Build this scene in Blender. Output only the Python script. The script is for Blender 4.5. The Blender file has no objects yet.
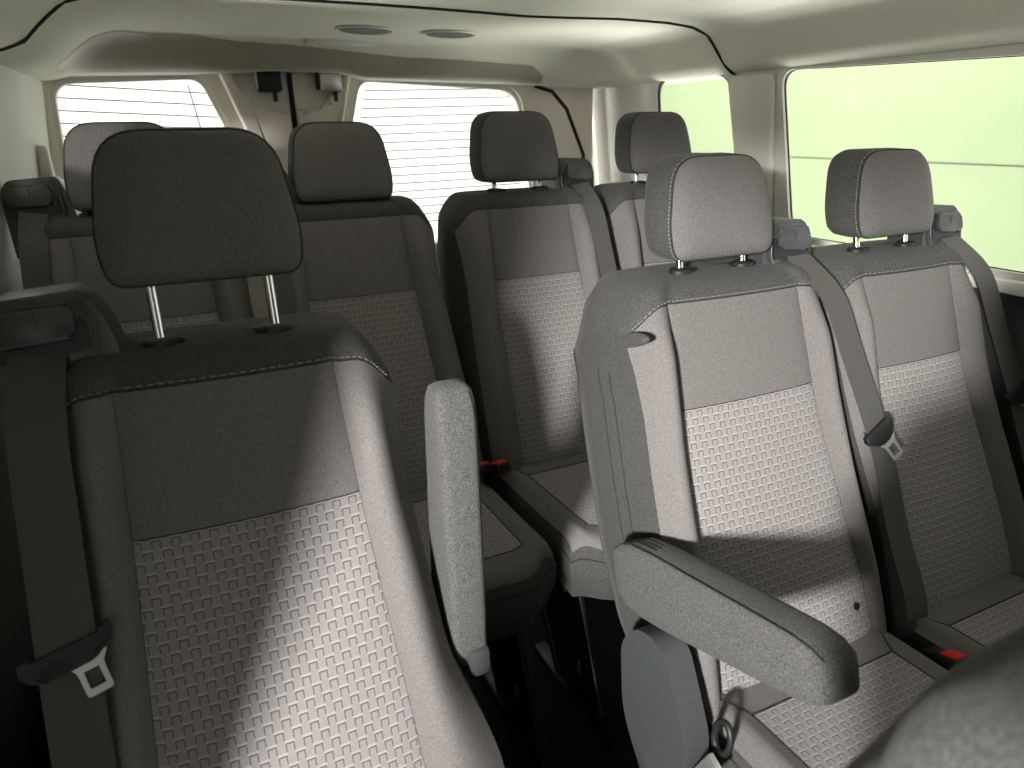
import bpy, bmesh, math, random
from mathutils import Vector, Matrix
sc = bpy.context.scene
col = sc.collection
H = 1.28                      # camera height above the van floor

# ------------------------------------------------------------ camera
F_PX, PITCH, ROLL, YAW = 680.0, math.radians(20.69), math.radians(-0.95), math.radians(24.54)
fw = Vector((math.sin(YAW)*math.cos(PITCH), math.cos(YAW)*math.cos(PITCH), -math.sin(PITCH)))
r0 = Vector((math.cos(YAW), -math.sin(YAW), 0)); u0 = r0.cross(fw)
rt = r0*math.cos(ROLL) + u0*math.sin(ROLL); up = -r0*math.sin(ROLL) + u0*math.cos(ROLL)
cam = bpy.data.cameras.new('camera'); camo = bpy.data.objects.new('camera', cam); col.objects.link(camo)
m = Matrix((rt, up, -fw)).transposed().to_4x4(); m.translation = Vector((0, 0, H)); camo.matrix_world = m
cam.sensor_width = 36; cam.lens = F_PX/1024*36; cam.clip_start = 0.02
cam.dof.use_dof = True; cam.dof.focus_distance = 1.25; cam.dof.aperture_fstop = (cam.lens/1000)/0.005
sc.camera = camo

# ------------------------------------------------------------ world, light, exposure
wd = bpy.data.worlds.new('world'); sc.world = wd; wd.use_nodes = True
bg = wd.node_tree.nodes['Background']; bg.inputs['Color'].default_value = (1.0, 0.99, 0.93, 1); bg.inputs['Strength'].default_value = 1.2
vs = sc.view_settings; vs.view_transform = 'Standard'; vs.look = 'None'; vs.gamma = 1; vs.use_curve_mapping = False; vs.exposure = 0.6
def area(name, loc, target, size, power, color=(1, 1, 1), spread=180, long=0):
    l = bpy.data.lights.new(name, 'AREA'); l.shape = 'DISK'; l.size = size; l.energy = power; l.color = color; l.spread = math.radians(spread)
    if long: l.shape = 'RECTANGLE'; l.size = long; l.size_y = size
    o = bpy.data.objects.new(name, l); col.objects.link(o); o.location = loc
    o.rotation_euler = (Vector(target)-Vector(loc)).to_track_quat('-Z', 'Y').to_euler(); return o
area('workshop_lamp', (-1.74, -1.26, H+0.34), (0.75, 0.8, H-0.45), 0.26, 26, (1.0, 0.98, 0.965), 60)
area('ceiling_fill_right', (3.1, 1.7, 0.15), (0.6, 1.8, H+0.25), 0.7, 42, (1.0, 0.99, 0.94), 100, 3.0)  # added fill light, hidden below the windows, brightens the headliner
area('ceiling_fill_left', (-3.2, 1.6, 0.10), (0.8, 1.75, H+0.25), 0.9, 420, (1.0, 0.99, 0.94), 100, 3.0)  # added fill from the left, unseen, aimed up at the headliner

# ------------------------------------------------------------ material helpers
class N:
    def __init__(s, name):
        s.m = bpy.data.materials.new(name); s.m.use_nodes = True; s.t = s.m.node_tree
        s.b = s.t.nodes['Principled BSDF']
    def node(s, typ, **kw):
        n = s.t.nodes.new(typ)
        for k, v in kw.items(): setattr(n, k, v)
        return n
    def put(s, sock, v):
        if isinstance(v, (int, float)): sock.default_value = v
        elif isinstance(v, tuple): sock.default_value = v
        else: s.t.links.new(v, sock)
    def mth(s, op, a, b=0.0, c=0.0):
        n = s.node('ShaderNodeMath', operation=op)
        s.put(n.inputs[0], a); s.put(n.inputs[1], b); s.put(n.inputs[2], c); return n.outputs[0]
    def mix(s, f, a, b):
        n = s.node('ShaderNodeMix', data_type='RGBA')
        s.put(n.inputs[0], f); s.put(n.inputs[6], a); s.put(n.inputs[7], b); return n.outputs[2]
    def noise(s, scale, detail=2.0, coord='Object', stretch=None):
        tc = s.node('ShaderNodeTexCoord'); n = s.node('ShaderNodeTexNoise')
        n.inputs['Scale'].default_value = scale; n.inputs['Detail'].default_value = detail
        src = tc.outputs[coord]
        if stretch:
            mp = s.node('ShaderNodeMapping'); mp.inputs['Scale'].default_value = stretch
            s.t.links.new(src, mp.inputs[0]); src = mp.outputs[0]
        s.t.links.new(src, n.inputs['Vector']); return n.outputs['Fac']
    def bump(s, h, strength=0.3, dist=0.002):
        n = s.node('ShaderNodeBump'); n.inputs['Strength'].default_value = strength; n.inputs['Distance'].default_value = dist
        s.t.links.new(h, n.inputs['Height']); s.t.links.new(n.outputs[0], s.b.inputs['Normal'])
    def ramp01(s, x, lo, hi):
        n = s.node('ShaderNodeMapRange'); s.put(n.inputs[0], x); n.inputs[1].default_value = lo; n.inputs[2].default_value = hi; return n.outputs[0]
def C4(c, k=1.0): return (c[0]*k, c[1]*k, c[2]*k, 1)
def fabric(name, c, grain=0.25, scale=900, rough=0.9, sheen=0.04, big=0.06):
    n = N(name); f = n.ramp01(n.noise(scale, 1.5), 0.3, 0.7)
    a = n.mix(f, C4(c, 1-grain), C4(c, 1+grain))
    g = n.ramp01(n.noise(9, 3), 0.3, 0.7)
    n.put(n.b.inputs['Base Color'], n.mix(g, a, C4(c, 1+big)) if False else a)
    n.b.inputs['Roughness'].default_value = rough; n.b.inputs['Sheen Weight'].default_value = sheen; n.b.inputs['Sheen Roughness'].default_value = 0.5
    n.b.inputs['Specular IOR Level'].default_value = 0.25
    n.bump(f, 0.25, 0.0008); return n.m
def plastic(name, c, rough=0.45, spec=0.5, grain=0.1, gscale=700, bump=0.12, metal=0.0):
    n = N(name); f = n.noise(gscale, 1.0)
    n.put(n.b.inputs['Base Color'], n.mix(f, C4(c, 1-grain), C4(c, 1+grain)))
    n.b.inputs['Roughness'].default_value = rough; n.b.inputs['Specular IOR Level'].default_value = spec; n.b.inputs['Metallic'].default_value = metal
    if bump: n.bump(f, bump, 0.0006)
    return n.m
def weave(name, c):
    n = N(name); tc = n.node('ShaderNodeTexCoord'); sp = n.node('ShaderNodeSeparateXYZ'); n.t.links.new(tc.outputs['UV'], sp.inputs[0])
    u = n.mth('DIVIDE', sp.outputs[0], 0.0213); v = n.mth('DIVIDE', sp.outputs[1], 0.0133)
    r = n.mth('FLOOR', v); fv = n.mth('SUBTRACT', v, r)
    off = n.mth('MULTIPLY', n.mth('FLOORED_MODULO', r, 2.0), 0.5)
    fu = n.mth('FRACT', n.mth('ADD', u, off))
    a = n.mth('ABSOLUTE', n.mth('SUBTRACT', fu, 0.28))
    lt = lambda x, y: n.mth('LESS_THAN', x, y)
    gt = lambda x, y: n.mth('GREATER_THAN', x, y)
    dash = n.mth('MULTIPLY', lt(a, 0.29), lt(fv, 0.2))
    side = n.mth('MULTIPLY', n.mth('MULTIPLY', gt(a, 0.185), lt(a, 0.25)), n.mth('MULTIPLY', gt(fv, 0.2), lt(fv, 0.98)))
    topl = n.mth('MULTIPLY', lt(a, 0.25), n.mth('MULTIPLY', gt(fv, 0.2), lt(fv, 0.33)))
    dark = n.mth('MAXIMUM', side, topl)
    grain = n.ramp01(n.noise(900, 1.5), 0.3, 0.7)
    base = n.mix(grain, C4(c, 0.84), C4(c, 1.16))
    c1 = n.mix(dark, base, C4(c, 0.36)); c2 = n.mix(dash, c1, C4(c, 1.4))
    n.put(n.b.inputs['Base Color'], c2)
    n.b.inputs['Roughness'].default_value = 0.9; n.b.inputs['Sheen Weight'].default_value = 0.15; n.b.inputs['Specular IOR Level'].default_value = 0.25
    h = n.mth('ADD', n.mth('SUBTRACT', 0.6, n.mth('MULTIPLY', dark, 0.6)), n.mth('MULTIPLY', dash, 0.25))
    n.bump(h, 0.5, 0.0015); return n.m
def webbing(name, c):
    n = N(name); tc = n.node('ShaderNodeTexCoord'); sp = n.node('ShaderNodeSeparateXYZ'); n.t.links.new(tc.outputs['UV'], sp.inputs[0])
    w = n.mth('SINE', n.mth('ADD', n.mth('MULTIPLY', sp.outputs[1], 2600.0), n.mth('MULTIPLY', n.mth('SINE', n.mth('MULTIPLY', sp.outputs[0], 800.0)), 1.5)))
    f = n.ramp01(w, -1, 1); g = n.noise(1100, 1.0)
    n.put(n.b.inputs['Base Color'], n.mix(n.mth('MULTIPLY', n.mth('ADD', f, g), 0.5), C4(c, 0.6), C4(c, 1.45)))
    n.b.inputs['Roughness'].default_value = 0.65; n.b.inputs['Sheen Weight'].default_value = 0.1; n.bump(f, 0.4, 0.0006); return n.m
def glass(name, tint, gloss=0.04):
    n = N(name); n.t.nodes.remove(n.b)
    out = [x for x in n.t.nodes if x.type == 'OUTPUT_MATERIAL'][0]
    tr = n.node('ShaderNodeBsdfTransparent'); tr.inputs[0].default_value = C4(tint)
    gl = n.node('ShaderNodeBsdfGlossy'); gl.inputs['Roughness'].default_value = 0.02
    mx = n.node('ShaderNodeMixShader'); mx.inputs[0].default_value = gloss
    n.t.links.new(tr.outputs[0], mx.inputs[1]); n.t.links.new(gl.outputs[0], mx.inputs[2]); n.t.links.new(mx.outputs[0], out.inputs[0]); return n.m

M = {}
M['light'] = fabric('smooth_grey_fabric', (0.122, 0.1135, 0.1105), 0.3, 600)
M['dark'] = fabric('heather_charcoal_fabric', (0.0496, 0.0487, 0.0464), 0.6, 600)
M['head'] = fabric('headrest_grey_fabric', (0.108, 0.101, 0.0985), 0.32, 600)
M['arm'] = fabric('armrest_heather_fabric', (0.067, 0.0653, 0.0624), 0.6, 600)
M['weave'] = weave('woven_grey_fabric', (0.2079, 0.1946, 0.1914))
M['stitch'] = plastic('pale_stitching_thread', (0.2232, 0.217, 0.1922), 0.8, 0.2, 0.1, 700, 0)
M['seam'] = plastic('dark_seam', (0.03, 0.03, 0.03), 0.9, 0.1, 0.1, 700, 0)
M['blk'] = plastic('black_plastic', (0.0099, 0.0099, 0.0112), 0.5, 0.4)
M['dkp'] = plastic('charcoal_plastic', (0.0372, 0.0384, 0.0409), 0.38, 0.5)
M['hinge'] = plastic('grained_grey_plastic', (0.0465, 0.0496, 0.0527), 0.45, 0.5, 0.3, 900, 0.3)
M['belt'] = webbing('grey_belt_webbing', (0.0465, 0.044, 0.0409))
M['chrome'] = plastic('chrome', (0.6, 0.6, 0.592), 0.18, 0.5, 0.03, 50, 0, 1.0)
M['steel'] = plastic('satin_steel', (0.576, 0.568, 0.56), 0.35, 0.5, 0.05, 300, 0, 0.85)
M['red'] = plastic('red_plastic', (0.6, 0.024, 0.016), 0.4, 0.5, 0.05, 300, 0)
M['liner'] = fabric('headliner_felt', (0.7, 0.695, 0.6), 0.06, 500, 0.95, 0.0)
M['trim'] = plastic('pale_trim_plastic', (0.68, 0.67, 0.62), 0.6, 0.3, 0.04)
M['door'] = plastic('beige_door_trim', (0.76, 0.70, 0.64), 0.6, 0.3, 0.04)
M['bounce'] = plastic('bounce_panel_paint', (0.86, 0.83, 0.81), 0.8, 0.2, 0.05, 5, 0)  # kept pale so the added left panel bounces light onto the near seat
M['header'] = plastic('grey_header_band', (0.3274, 0.3026, 0.2579), 0.45, 0.4, 0.04)
M['lower'] = plastic('dark_lower_trim', (0.062, 0.0608, 0.0651), 0.6, 0.3, 0.1)
M['rubber'] = plastic('rubber_seal', (0.012, 0.012, 0.012), 0.7, 0.3, 0.1, 300, 0)
M['floor'] = fabric('black_floor_mat', (0.012, 0.013, 0.015), 0.4, 300, 0.8, 0.0)
M['glass'] = glass('clear_glass', (0.97, 0.98, 0.95))
M['heater'] = plastic('heater_line', (0.24, 0.256, 0.192), 0.7, 0.2, 0.02, 100, 0)
M['pale'] = plastic('painted_workshop_wall', (0.35, 0.425, 0.262), 0.8, 0.2, 0.03, 3, 0)
M['lens'] = plastic('lamp_lens', (0.75, 0.75, 0.7), 0.25, 0.5, 0.03, 100, 0)

# ------------------------------------------------------------ mesh helpers
def link(name, me, mat, parent=None, smooth=True):
    if isinstance(mat, (list, tuple)):
        for x in mat: me.materials.append(x)
    else: me.materials.append(mat)
    if smooth:
        for p in me.polygons: p.use_smooth = True
    o = bpy.data.objects.new(name, me); col.objects.link(o)
    if parent: o.parent = parent
    return o
def from_data(name, V, F, mat, parent=None, smooth=True, uv=None):
    me = bpy.data.meshes.new(name); me.from_pydata([tuple(v) for v in V], [], F); me.update()
    if uv:
        l = me.uv_layers.new(name='UVMap')
        for p in me.polygons:
            for li in p.loop_indices: l.data[li].uv = uv[me.loops[li].vertex_index]
    return link(name, me, mat, parent, smooth)
def from_bm(name, bm, mat, parent=None, smooth=True, angle=None):
    bmesh.ops.recalc_face_normals(bm, faces=bm.faces)
    if angle is not None:
        bm.normal_update()
        for e in bm.edges:
            if len(e.link_faces) == 2 and e.calc_face_angle(0) > math.radians(angle): e.smooth = False
    me = bpy.data.meshes.new(name); bm.to_mesh(me); bm.free(); return link(name, me, mat, parent, smooth)
def tag(o, label, cat, group=None):
    o['label'] = label; o['category'] = cat
    if group: o['group'] = group
    return o
def structure(o): o['kind'] = 'structure'; return o
def empty(name, loc):
    o = bpy.data.objects.new(name, None); o.empty_display_size = 0.05; o.location = loc; col.objects.link(o); return o
def b_box(bm, c, s, bev=0.0, seg=2, rot=None):
    g = bmesh.ops.create_cube(bm, size=1.0); vs_ = g['verts']
    for v in vs_:
        p = Vector((v.co.x*s[0], v.co.y*s[1], v.co.z*s[2]))
        v.co = p
    if bev > 0:
        es = list({e for v in vs_ for e in v.link_edges})
        r = bmesh.ops.bevel(bm, geom=es, offset=bev, segments=seg, profile=0.5, affect='EDGES'); vs_ = list({v for f in r['faces'] for v in f.verts} | {v for v in vs_ if v.is_valid})
    for v in vs_:
        p = v.co.copy()
        if rot is not None: p = rot @ p
        v.co = p + Vector(c)
def b_tube(bm, pts, r, n=8, closed=False, caps=True):
    pts = [Vector(p) for p in pts]; rings = []; L = len(pts)
    prev = None
    for i, p in enumerate(pts):
        a = pts[(i-1) % L] if (closed or i > 0) else p; b = pts[(i+1) % L] if (closed or i < L-1) else p
        d = (b-a).normalized()
        x = (prev - d*prev.dot(d)) if prev is not None else d.orthogonal()
        x.normalize(); prev = x; y = d.cross(x)
        rr = r[i] if isinstance(r, (list, tuple)) else r
        rings.append([bm.verts.new(p + (x*math.cos(2*math.pi*k/n) + y*math.sin(2*math.pi*k/n))*rr) for k in range(n)])
    for i in range(L if closed else L-1):
        A, B = rings[i], rings[(i+1) % L]
        for k in range(n): bm.faces.new((A[k], A[(k+1) % n], B[(k+1) % n], B[k]))
    if caps and not closed: bm.faces.new(rings[0][::-1]); bm.faces.new(rings[-1])
def b_prism(bm, poly, f0, f1, bev=0.0, seg=2):
    """poly: list of 2D; f0,f1 map a 2D point to 3D on the two faces"""
    A = [bm.verts.new(f0(p)) for p in poly]; B = [bm.verts.new(f1(p)) for p in poly]; n = len(poly); fs = []
    fs.append(bm.faces.new(A[::-1])); fs.append(bm.faces.new(B))
    for i in range(n): bm.faces.new((A[i], A[(i+1) % n], B[(i+1) % n], B[i]))
    if bev > 0:
        es = list({e for f in fs for e in f.edges})
        bmesh.ops.bevel(bm, geom=es, offset=bev, segments=seg, profile=0.5, affect='EDGES')
def b_frame(bm, outer, inner, f0, f1):
    """a ring: outer and inner loops with the same count, extruded between f0 and f1"""
    n = len(outer)
    A = [bm.verts.new(f0(p)) for p in outer]; B = [bm.verts.new(f0(p)) for p in inner]
    Cc = [bm.verts.new(f1(p)) for p in outer]; D = [bm.verts.new(f1(p)) for p in inner]
    for i in range(n):
        j = (i+1) % n
        bm.faces.new((A[i], A[j], B[j], B[i])); bm.faces.new((Cc[j], Cc[i], D[i], D[j]))
        bm.faces.new((A[j], A[i], Cc[i], Cc[j])); bm.faces.new((B[i], B[j], D[j], D[i]))
def round_poly(pts, r, seg=5):
    out = []; n = len(pts)
    for i in range(n):
        p = Vector(pts[i]); a = Vector(pts[i-1]); b = Vector(pts[(i+1) % n])
        rr = r[i] if isinstance(r, (list, tuple)) else r
        da = (a-p); db = (b-p); la, lb = da.length, db.length; da.normalize(); db.normalize()
        rr = min(rr, la*0.45, lb*0.45)
        if rr < 1e-6: out.append(tuple(p)); continue
        s, e = p+da*rr, p+db*rr
        for k in range(seg+1):
            t = k/seg; out.append(tuple((1-t)**2*s + 2*t*(1-t)*p + t*t*e))
    return out
def sstep(a, b, x):
    t = max(0.0, min(1.0, (x-a)/(b-a))); return t*t*(3-2*t)
def lerp(a, b, t): return a+(b-a)*t
def interp(xs, ys, x):
    if x <= xs[0]: return ys[0]
    for i in range(1, len(xs)):
        if x <= xs[i]: return lerp(ys[i-1], ys[i], (x-xs[i-1])/(xs[i]-xs[i-1]))
    return ys[-1]
def grid_part(name, P, U, rows, cols, mat, parent):
    """rows x cols window of a grid of points P[j][i] as its own mesh"""
    V = []; uv = []; F = []; nc = len(cols)
    for j in rows:
        for i in cols: V.append(P[j][i]); uv.append(U[j][i])
    for j in range(len(rows)-1):
        for i in range(nc-1):
            F.append((j*nc+i, j*nc+i+1, (j+1)*nc+i+1, (j+1)*nc+i))
    return from_data(name, V, F, mat, parent, True, uv)

# ------------------------------------------------------------ the seats
K = 0.337                     # recline of the seat back
NB, NC, NS, NBK = 10, 22, 6, 14
def yfront(z): return -0.0478 + K*z - 0.045*sstep(-0.2, -0.62, z)
def seam_dip(x, s): return 0
def build_seat(name, x, y, z0, label, belt=1, sw=1.0, ws=1.0, flare=0.0, arm=None, head_up=0.02, head_s=1.0, near=False,
               belt_path=None, tongue=0, lower=False, buckle=None, legs=True, cushion=True, cw_=0.205, trim_in=0.0):
    """belt: side of the shoulder belt (+1 right, -1 left). Local frame: origin between the headrest guides."""
    root = empty(name, (x, y, 0)); tag(root, label, 'seat', 'passenger seats' if name == 'passenger_seat' else None)
    O = H + z0
    def L(px, py, pz): return (px, py, pz+O)
    def seam_w(z): return sw*interp([-0.7, -0.5, -0.2, -0.03], [0.163, 0.152, 0.135, 0.127], z)
    def half_w(z, side):
        w = ws*interp([-0.70, -0.62, -0.5, -0.35, -0.2, -0.1, -0.04], [0.205, 0.219, 0.216, 0.207, 0.197, 0.198, 0.203], z)
        if trim_in and side*trim_in > 0: w -= abs(trim_in)*sstep(-0.18, -0.5, z)
        if flare and side*flare > 0: w += abs(flare)*sstep(-0.4, -0.6, z)
        return w
    zs = [-0.70+0.03*0, -0.69, -0.675, -0.655] + [lerp(-0.63, -0.2, k/22) for k in range(23)] + [lerp(-0.2, -0.032, k/9) for k in range(1, 10)]
    rows = []
    ncap = 9
    for z in zs: rows.append((z, 0.0))
    for k in range(1, ncap+1):
        a = k/ncap*math.pi/2
        rows.append((-0.032+0.034*math.sin(a), 0.052*(1-math.cos(a))))
    PT, UV = [], []
    arc = 0.0
    for j, (z, inset) in enumerate(rows):
        zc = min(z, -0.032)
        s = seam_w(zc); yf = yfront(zc); D = interp([-0.7, -0.5, -0.15, -0.032], [0.235, 0.275, 0.27, 0.185], zc)
        low = sstep(-0.63, -0.70, z)*0.035           # the lower front edge rolls under
        ring = []; uvr = []
        Wl, Wr = half_w(zc, -1), half_w(zc, 1)
        tot = inset
        def drop(px):
            return -0.078*sstep(0.15, 0.238, abs(px)/max(ws, 0.9))*sstep(-0.28, -0.03, zc)
        def addp(px, py):
            fx = max(0.02, 1-tot*0.9/max(Wl, Wr))
            if tot > 0: px *= fx
            ring.append(L(px, py, z+drop(px)))
        bol = 0.030*sstep(0.0, -0.12, zc)*(1-0.4*sstep(-0.45, -0.65, zc))+0.004
        # front: left bolster, centre, right bolster
        for side, W in ((-1, Wl),):
            for i in range(NB):
                t = 1-i/NB
                py = yf - bol*math.sin(math.pi*min(1, t**0.85)) + 0.012*t**3.0
                ring_y = py + tot + low
                addp(-(s+(W-s)*t), ring_y)
        for i in range(NC+1):
            t = -1+2*i/NC
            g = 0.004*math.exp(-((1-abs(t))/0.05)**2)
            py = yf - 0.006*(1-t*t) + g*0.6
            addp(s*t, py + tot + low)
        for i in range(1, NB+1):
            t = i/NB
            py = yf - bol*math.sin(math.pi*min(1, t**0.85)) + 0.012*t**3.0
            addp(s+(Wr-s)*t, py + tot + low)
        # right side, back, left side
        for i in range(1, NS):
            t = i/NS
            addp(Wr*(1-0.05*t*t)+0.006*math.sin(math.pi*t), lerp(yf+0.016+tot+low, yf+D-0.02-tot, t))
        for i in range(NBK+1):
            t = 1-2*i/NBK
            W = Wr if t > 0 else Wl
            addp(W*0.95*t, yf+D-0.02*abs(t)**4-tot)
        for i in range(1, NS):
            t = 1-i/NS
            addp(-(Wl*(1-0.05*t*t)+0.006*math.sin(math.pi*t)), lerp(yf+0.016+tot+low, yf+D-0.02-tot, t))
        PT.append(ring)
    nfront = NB+NC+NB+1; nring = len(PT[0]); nbody = len(zs)
    jp = zs.index(-0.2)
    for j in range(len(PT)):
        zz = rows[j][0]
        UV.append([(PT[j][i][0]+0.5, (-zz-0.2)/math.cos(math.atan(K))+0.0133*60) for i in range(nring)])
    c_l = list(range(0, NB+1)); c_c = list(range(NB, NB+NC+1)); c_r = list(range(NB+NC, nfront))
    j0 = 0
    # shell: sides, back, cap, bottom
    V, idx, Fc, uvs = [], {}, [], []
    def vid(j, i):
        k = (j, i % nring)
        if k not in idx: idx[k] = len(V); V.append(PT[j][i % nring]); uvs.append(UV[j][i % nring])
        return idx[k]
    for j in range(len(PT)-1):
        for i in range(nring):
            if i < nfront-1 and j < nbody-1: continue
            Fc.append((vid(j, i), vid(j, i+1), vid(j+1, i+1), vid(j+1, i)))
    Fc.append([vid(len(PT)-1, i) for i in range(nring)]); Fc.append([vid(0, i) for i in range(nring)][::-1])
    from_data('backrest', V, Fc, M['dark'], root, True, uvs)
    R_all = list(range(j0, nbody))
    grid_part('side_bolster', PT, UV, R_all, c_l, M['light'], root)
    grid_part('side_bolster', PT, UV, R_all, c_r, M['light'], root)
    grid_part('upper_panel', PT, UV, list(range(jp, nbody)), c_c, M['light'], root)
    grid_part('woven_panel', PT, UV, list(range(j0, jp+1)), c_c, M['weave'], root)
    # seam lines as fine dark piping in the grooves
    bm = bmesh.new()
    for i in (NB, NB+NC): b_tube(bm, [Vector(PT[j][i]) + Vector((0, 0.0005, 0)) for j in range(2, nbody)], 0.0009, 5)
    b_tube(bm, [Vector(PT[jp][i]) for i in c_c], 0.001, 5)
    b_tube(bm, [Vector(PT[nbody-1][i]) for i in range(1, nfront-1)], 0.0011, 5)
    from_bm('seam_piping', bm, M['seam'], root)
    if near:
        bm = bmesh.new()
        line = [Vector(PT[nbody-1][i]).lerp(Vector(PT[nbody][i]), 0.6) + Vector((0, -0.001, 0.0008)) for i in range(1, nfront-1)]
        dots = []
        for a, b in zip(line, line[1:]):
            n = max(1, int((b-a).length/0.006))
            for k in range(n): dots.append((a.lerp(b, (k+0.15)/n), a.lerp(b, (k+0.8)/n)))
        for a, b in dots:
            b_tube(bm, [a, b], 0.0008, 4)
        from_bm('stitching', bm, M['stitch'], root)
    # headrest guides and posts
    for sx in (-0.07, 0.07):
        sx = sx*(1 if sw > 0.95 else 0.93)
        bm = bmesh.new()
        pr = [(0.0, 0.0), (0.016, 0.0), (0.0185, 0.002), (0.0185, 0.008), (0.016, 0.011), (0.0, 0.0115)]
        n = 20; rings = []
        for rr, zz in pr:
            rings.append([bm.verts.new(L(sx+max(rr, 0.0005)*1.15*math.cos(2*math.pi*k/n), 0.006+max(rr, 0.0005)*math.sin(2*math.pi*k/n), zz-0.001)) for k in range(n)])
        for A, B in zip(rings, rings[1:]):
            for k in range(n): bm.faces.new((A[k], A[(k+1) % n], B[(k+1) % n], B[k]))
        b_box(bm, L(sx+(0.02 if sx < 0 else -0.02), 0.006, 0.005), (0.016, 0.012, 0.007), 0.002)
        from_bm('headrest_guide', bm, M['blk'], root, True, 40)
    # headrest
    zb = head_up; Hh = 0.165*head_s
    n = 56; out = []
    hw_b, hw_t = 0.1075*head_s, 0.092*head_s
    base = round_poly([(-hw_b*0.97, 0), (hw_b*0.97, 0), (hw_b*1.03, Hh*0.3), (hw_t, Hh), (-hw_t, Hh), (-hw_b*1.03, Hh*0.3)],
                      [0.022, 0.022, 0.05, 0.05, 0.05, 0.05], 7)
    cz = Hh*0.48
    lean = 0.22
    def hp(p, sc_, yy): 
        px = p[0]*sc_; pz = cz+(p[1]-cz)*sc_
        if sc_ > 0.2: pass
        return L(px, yy+lean*(pz-0.0)+yfront(zb)+0.006, zb+pz)
    T = 0.105
    layers = [(0.0, -0.012), (0.3, -0.0115), (0.6, -0.0095), (0.8, -0.006), (0.92, -0.001), (0.975, 0.004), (1.0, 0.010)]
    side = [(1.0, 0.010), (1.012, 0.016), (1.03, 0.035), (1.035, 0.055), (1.02, 0.08), (0.96, T-0.012), (0.85, T-0.003), (0.6, T), (0.3, T+0.001), (0.0, T+0.001)]
    hr_v, hr_f = [], []
    def build_layers(ls):
        V, F = [], []
        nb = len(base)
        for (s_, yy) in ls:
            if s_ == 0.0: V.append(hp((0, cz), 1.0, yy))
            else:
                for p in base: V.append(hp(p, s_, yy))
        pos = 0; offs = []
        for (s_, yy) in ls:
            offs.append(pos); pos += 1 if s_ == 0.0 else nb
        for a in range(len(ls)-1):
            oa, ob = offs[a], offs[a+1]
            for k in range(nb):
                k2 = (k+1) % nb
                if ls[a][0] == 0.0: F.append((oa, ob+k, ob+k2))
                elif ls[a+1][0] == 0.0: F.append((oa+k, ob, oa+k2))
                else: F.append((oa+k, ob+k, ob+k2, oa+k2))
        return V, F
    V, F = build_layers(side); hd = from_data('headrest', V, F, M['dark'], root)
    V, F = build_layers(layers); from_data('face_panel', V, F, M['head'], hd)
    bm = bmesh.new(); b_tube(bm, [hp(p, 1.004, 0.0105) for p in base], 0.0016, 5, True); from_bm('face_seam', bm, M['seam'], hd)
    if near:
        bm = bmesh.new()
        loop = [Vector(hp(p, 1.012, 0.0155)) for p in base]
        for k in range(len(loop)):
            a, b = loop[k], loop[(k+1) % len(loop)]; q = max(1, int((b-a).length/0.006))
            for w in range(q): b_tube(bm, [a.lerp(b, (w+0.15)/q), a.lerp(b, (w+0.75)/q)], 0.0008, 4)
        from_bm('stitching', bm, M['stitch'], hd)
    for sx in (-0.07, 0.07):
        sx = sx*(1 if sw > 0.95 else 0.93)
        bm = bmesh.new(); b_tube(bm, [L(sx, 0.006, -0.01), L(sx, 0.006+0.22*(zb+0.03), zb+0.035)], 0.0066, 12); 
        from_bm('post', bm, M['chrome'], hd, True, 40)
    # belt guide on the shoulder
    bs = belt
    bm = bmesh.new()
    gs = 1.03 if near == 'S' else 0.93
    def gx(p): return (p[0]*gs)*bs
    prof = round_poly([(0.105, -0.065), (0.113, 0.02), (0.135, 0.080), (0.232, 0.074), (0.243, 0.044), (0.236, -0.075)], [0.004, 0.02, 0.014, 0.016, 0.012, 0.004], 4)
    b_prism(bm, prof, lambda p: L(gx(p), -0.008+K*0.6*p[1], p[1]), lambda p: L(gx(p), 0.075, p[1]*0.97), 0.006, 2)
    gd = from_bm('belt_guide', bm, M['dkp'], root, True, 35)
    bm = bmesh.new()   # raised cover above the slot
    cov = round_poly([(0.150, 0.028), (0.150, 0.066), (0.226, 0.062), (0.232, 0.024)], 0.009, 4)
    b_prism(bm, cov, lambda p: L(gx(p), -0.020+K*0.6*p[1], p[1]), lambda p: L(gx(p), 0.0, p[1]), 0.004, 2)
    b_box(bm, L(bs*0.188*gs, -0.021+K*0.6*0.046, 0.046), (0.0012, 0.002, 0.028))
    from_bm('slot_cover', bm, M['dkp'], gd, True, 35)
    bm = bmesh.new()   # the dark slot under it
    slot = round_poly([(0.138, 0.010), (0.140, 0.046), (0.150, 0.046), (0.150, 0.024), (0.230, 0.019), (0.232, 0.040), (0.238, 0.040), (0.236, 0.002)], 0.004, 2)
    b_prism(bm, slot, lambda p: L(gx(p), -0.0125+K*0.6*p[1], p[1]), lambda p: L(gx(p), 0.0, p[1]), 0.0, 1)
    from_bm('belt_slot', bm, M['blk'], gd, False)
    bm = bmesh.new()   # ridge on the housing
    b_tube(bm, [L(bs*px*gs, -0.0125+K*0.6*pz, pz) for px, pz in ((0.146, 0.070), (0.134, 0.055), (0.131, 0.015), (0.145, -0.02), (0.146, -0.06))], 0.0022, 6)
    from_bm('ridge', bm, M['dkp'], gd)
    # belt webbing
    if belt_path:
        pts = belt_path; hw = 0.028 if near == 'S' else 0.0235
        c = [Vector(L(px, py, pz)) for px, py, pz in pts]
        # smooth the path
        fine = []
        for k in range(len(c)-1):
            p0 = c[max(k-1, 0)]; p1 = c[k]; p2 = c[k+1]; p3 = c[min(k+2, len(c)-1)]
            for q in range(8):
                t = q/8
                fine.append(0.5*((2*p1)+(p2-p0)*t+(2*p0-5*p1+4*p2-p3)*t*t+(3*p1-p0-3*p2+p3)*t**3))
        fine.append(c[-1])
        V, F, uv = [], [], []; s = 0
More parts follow.
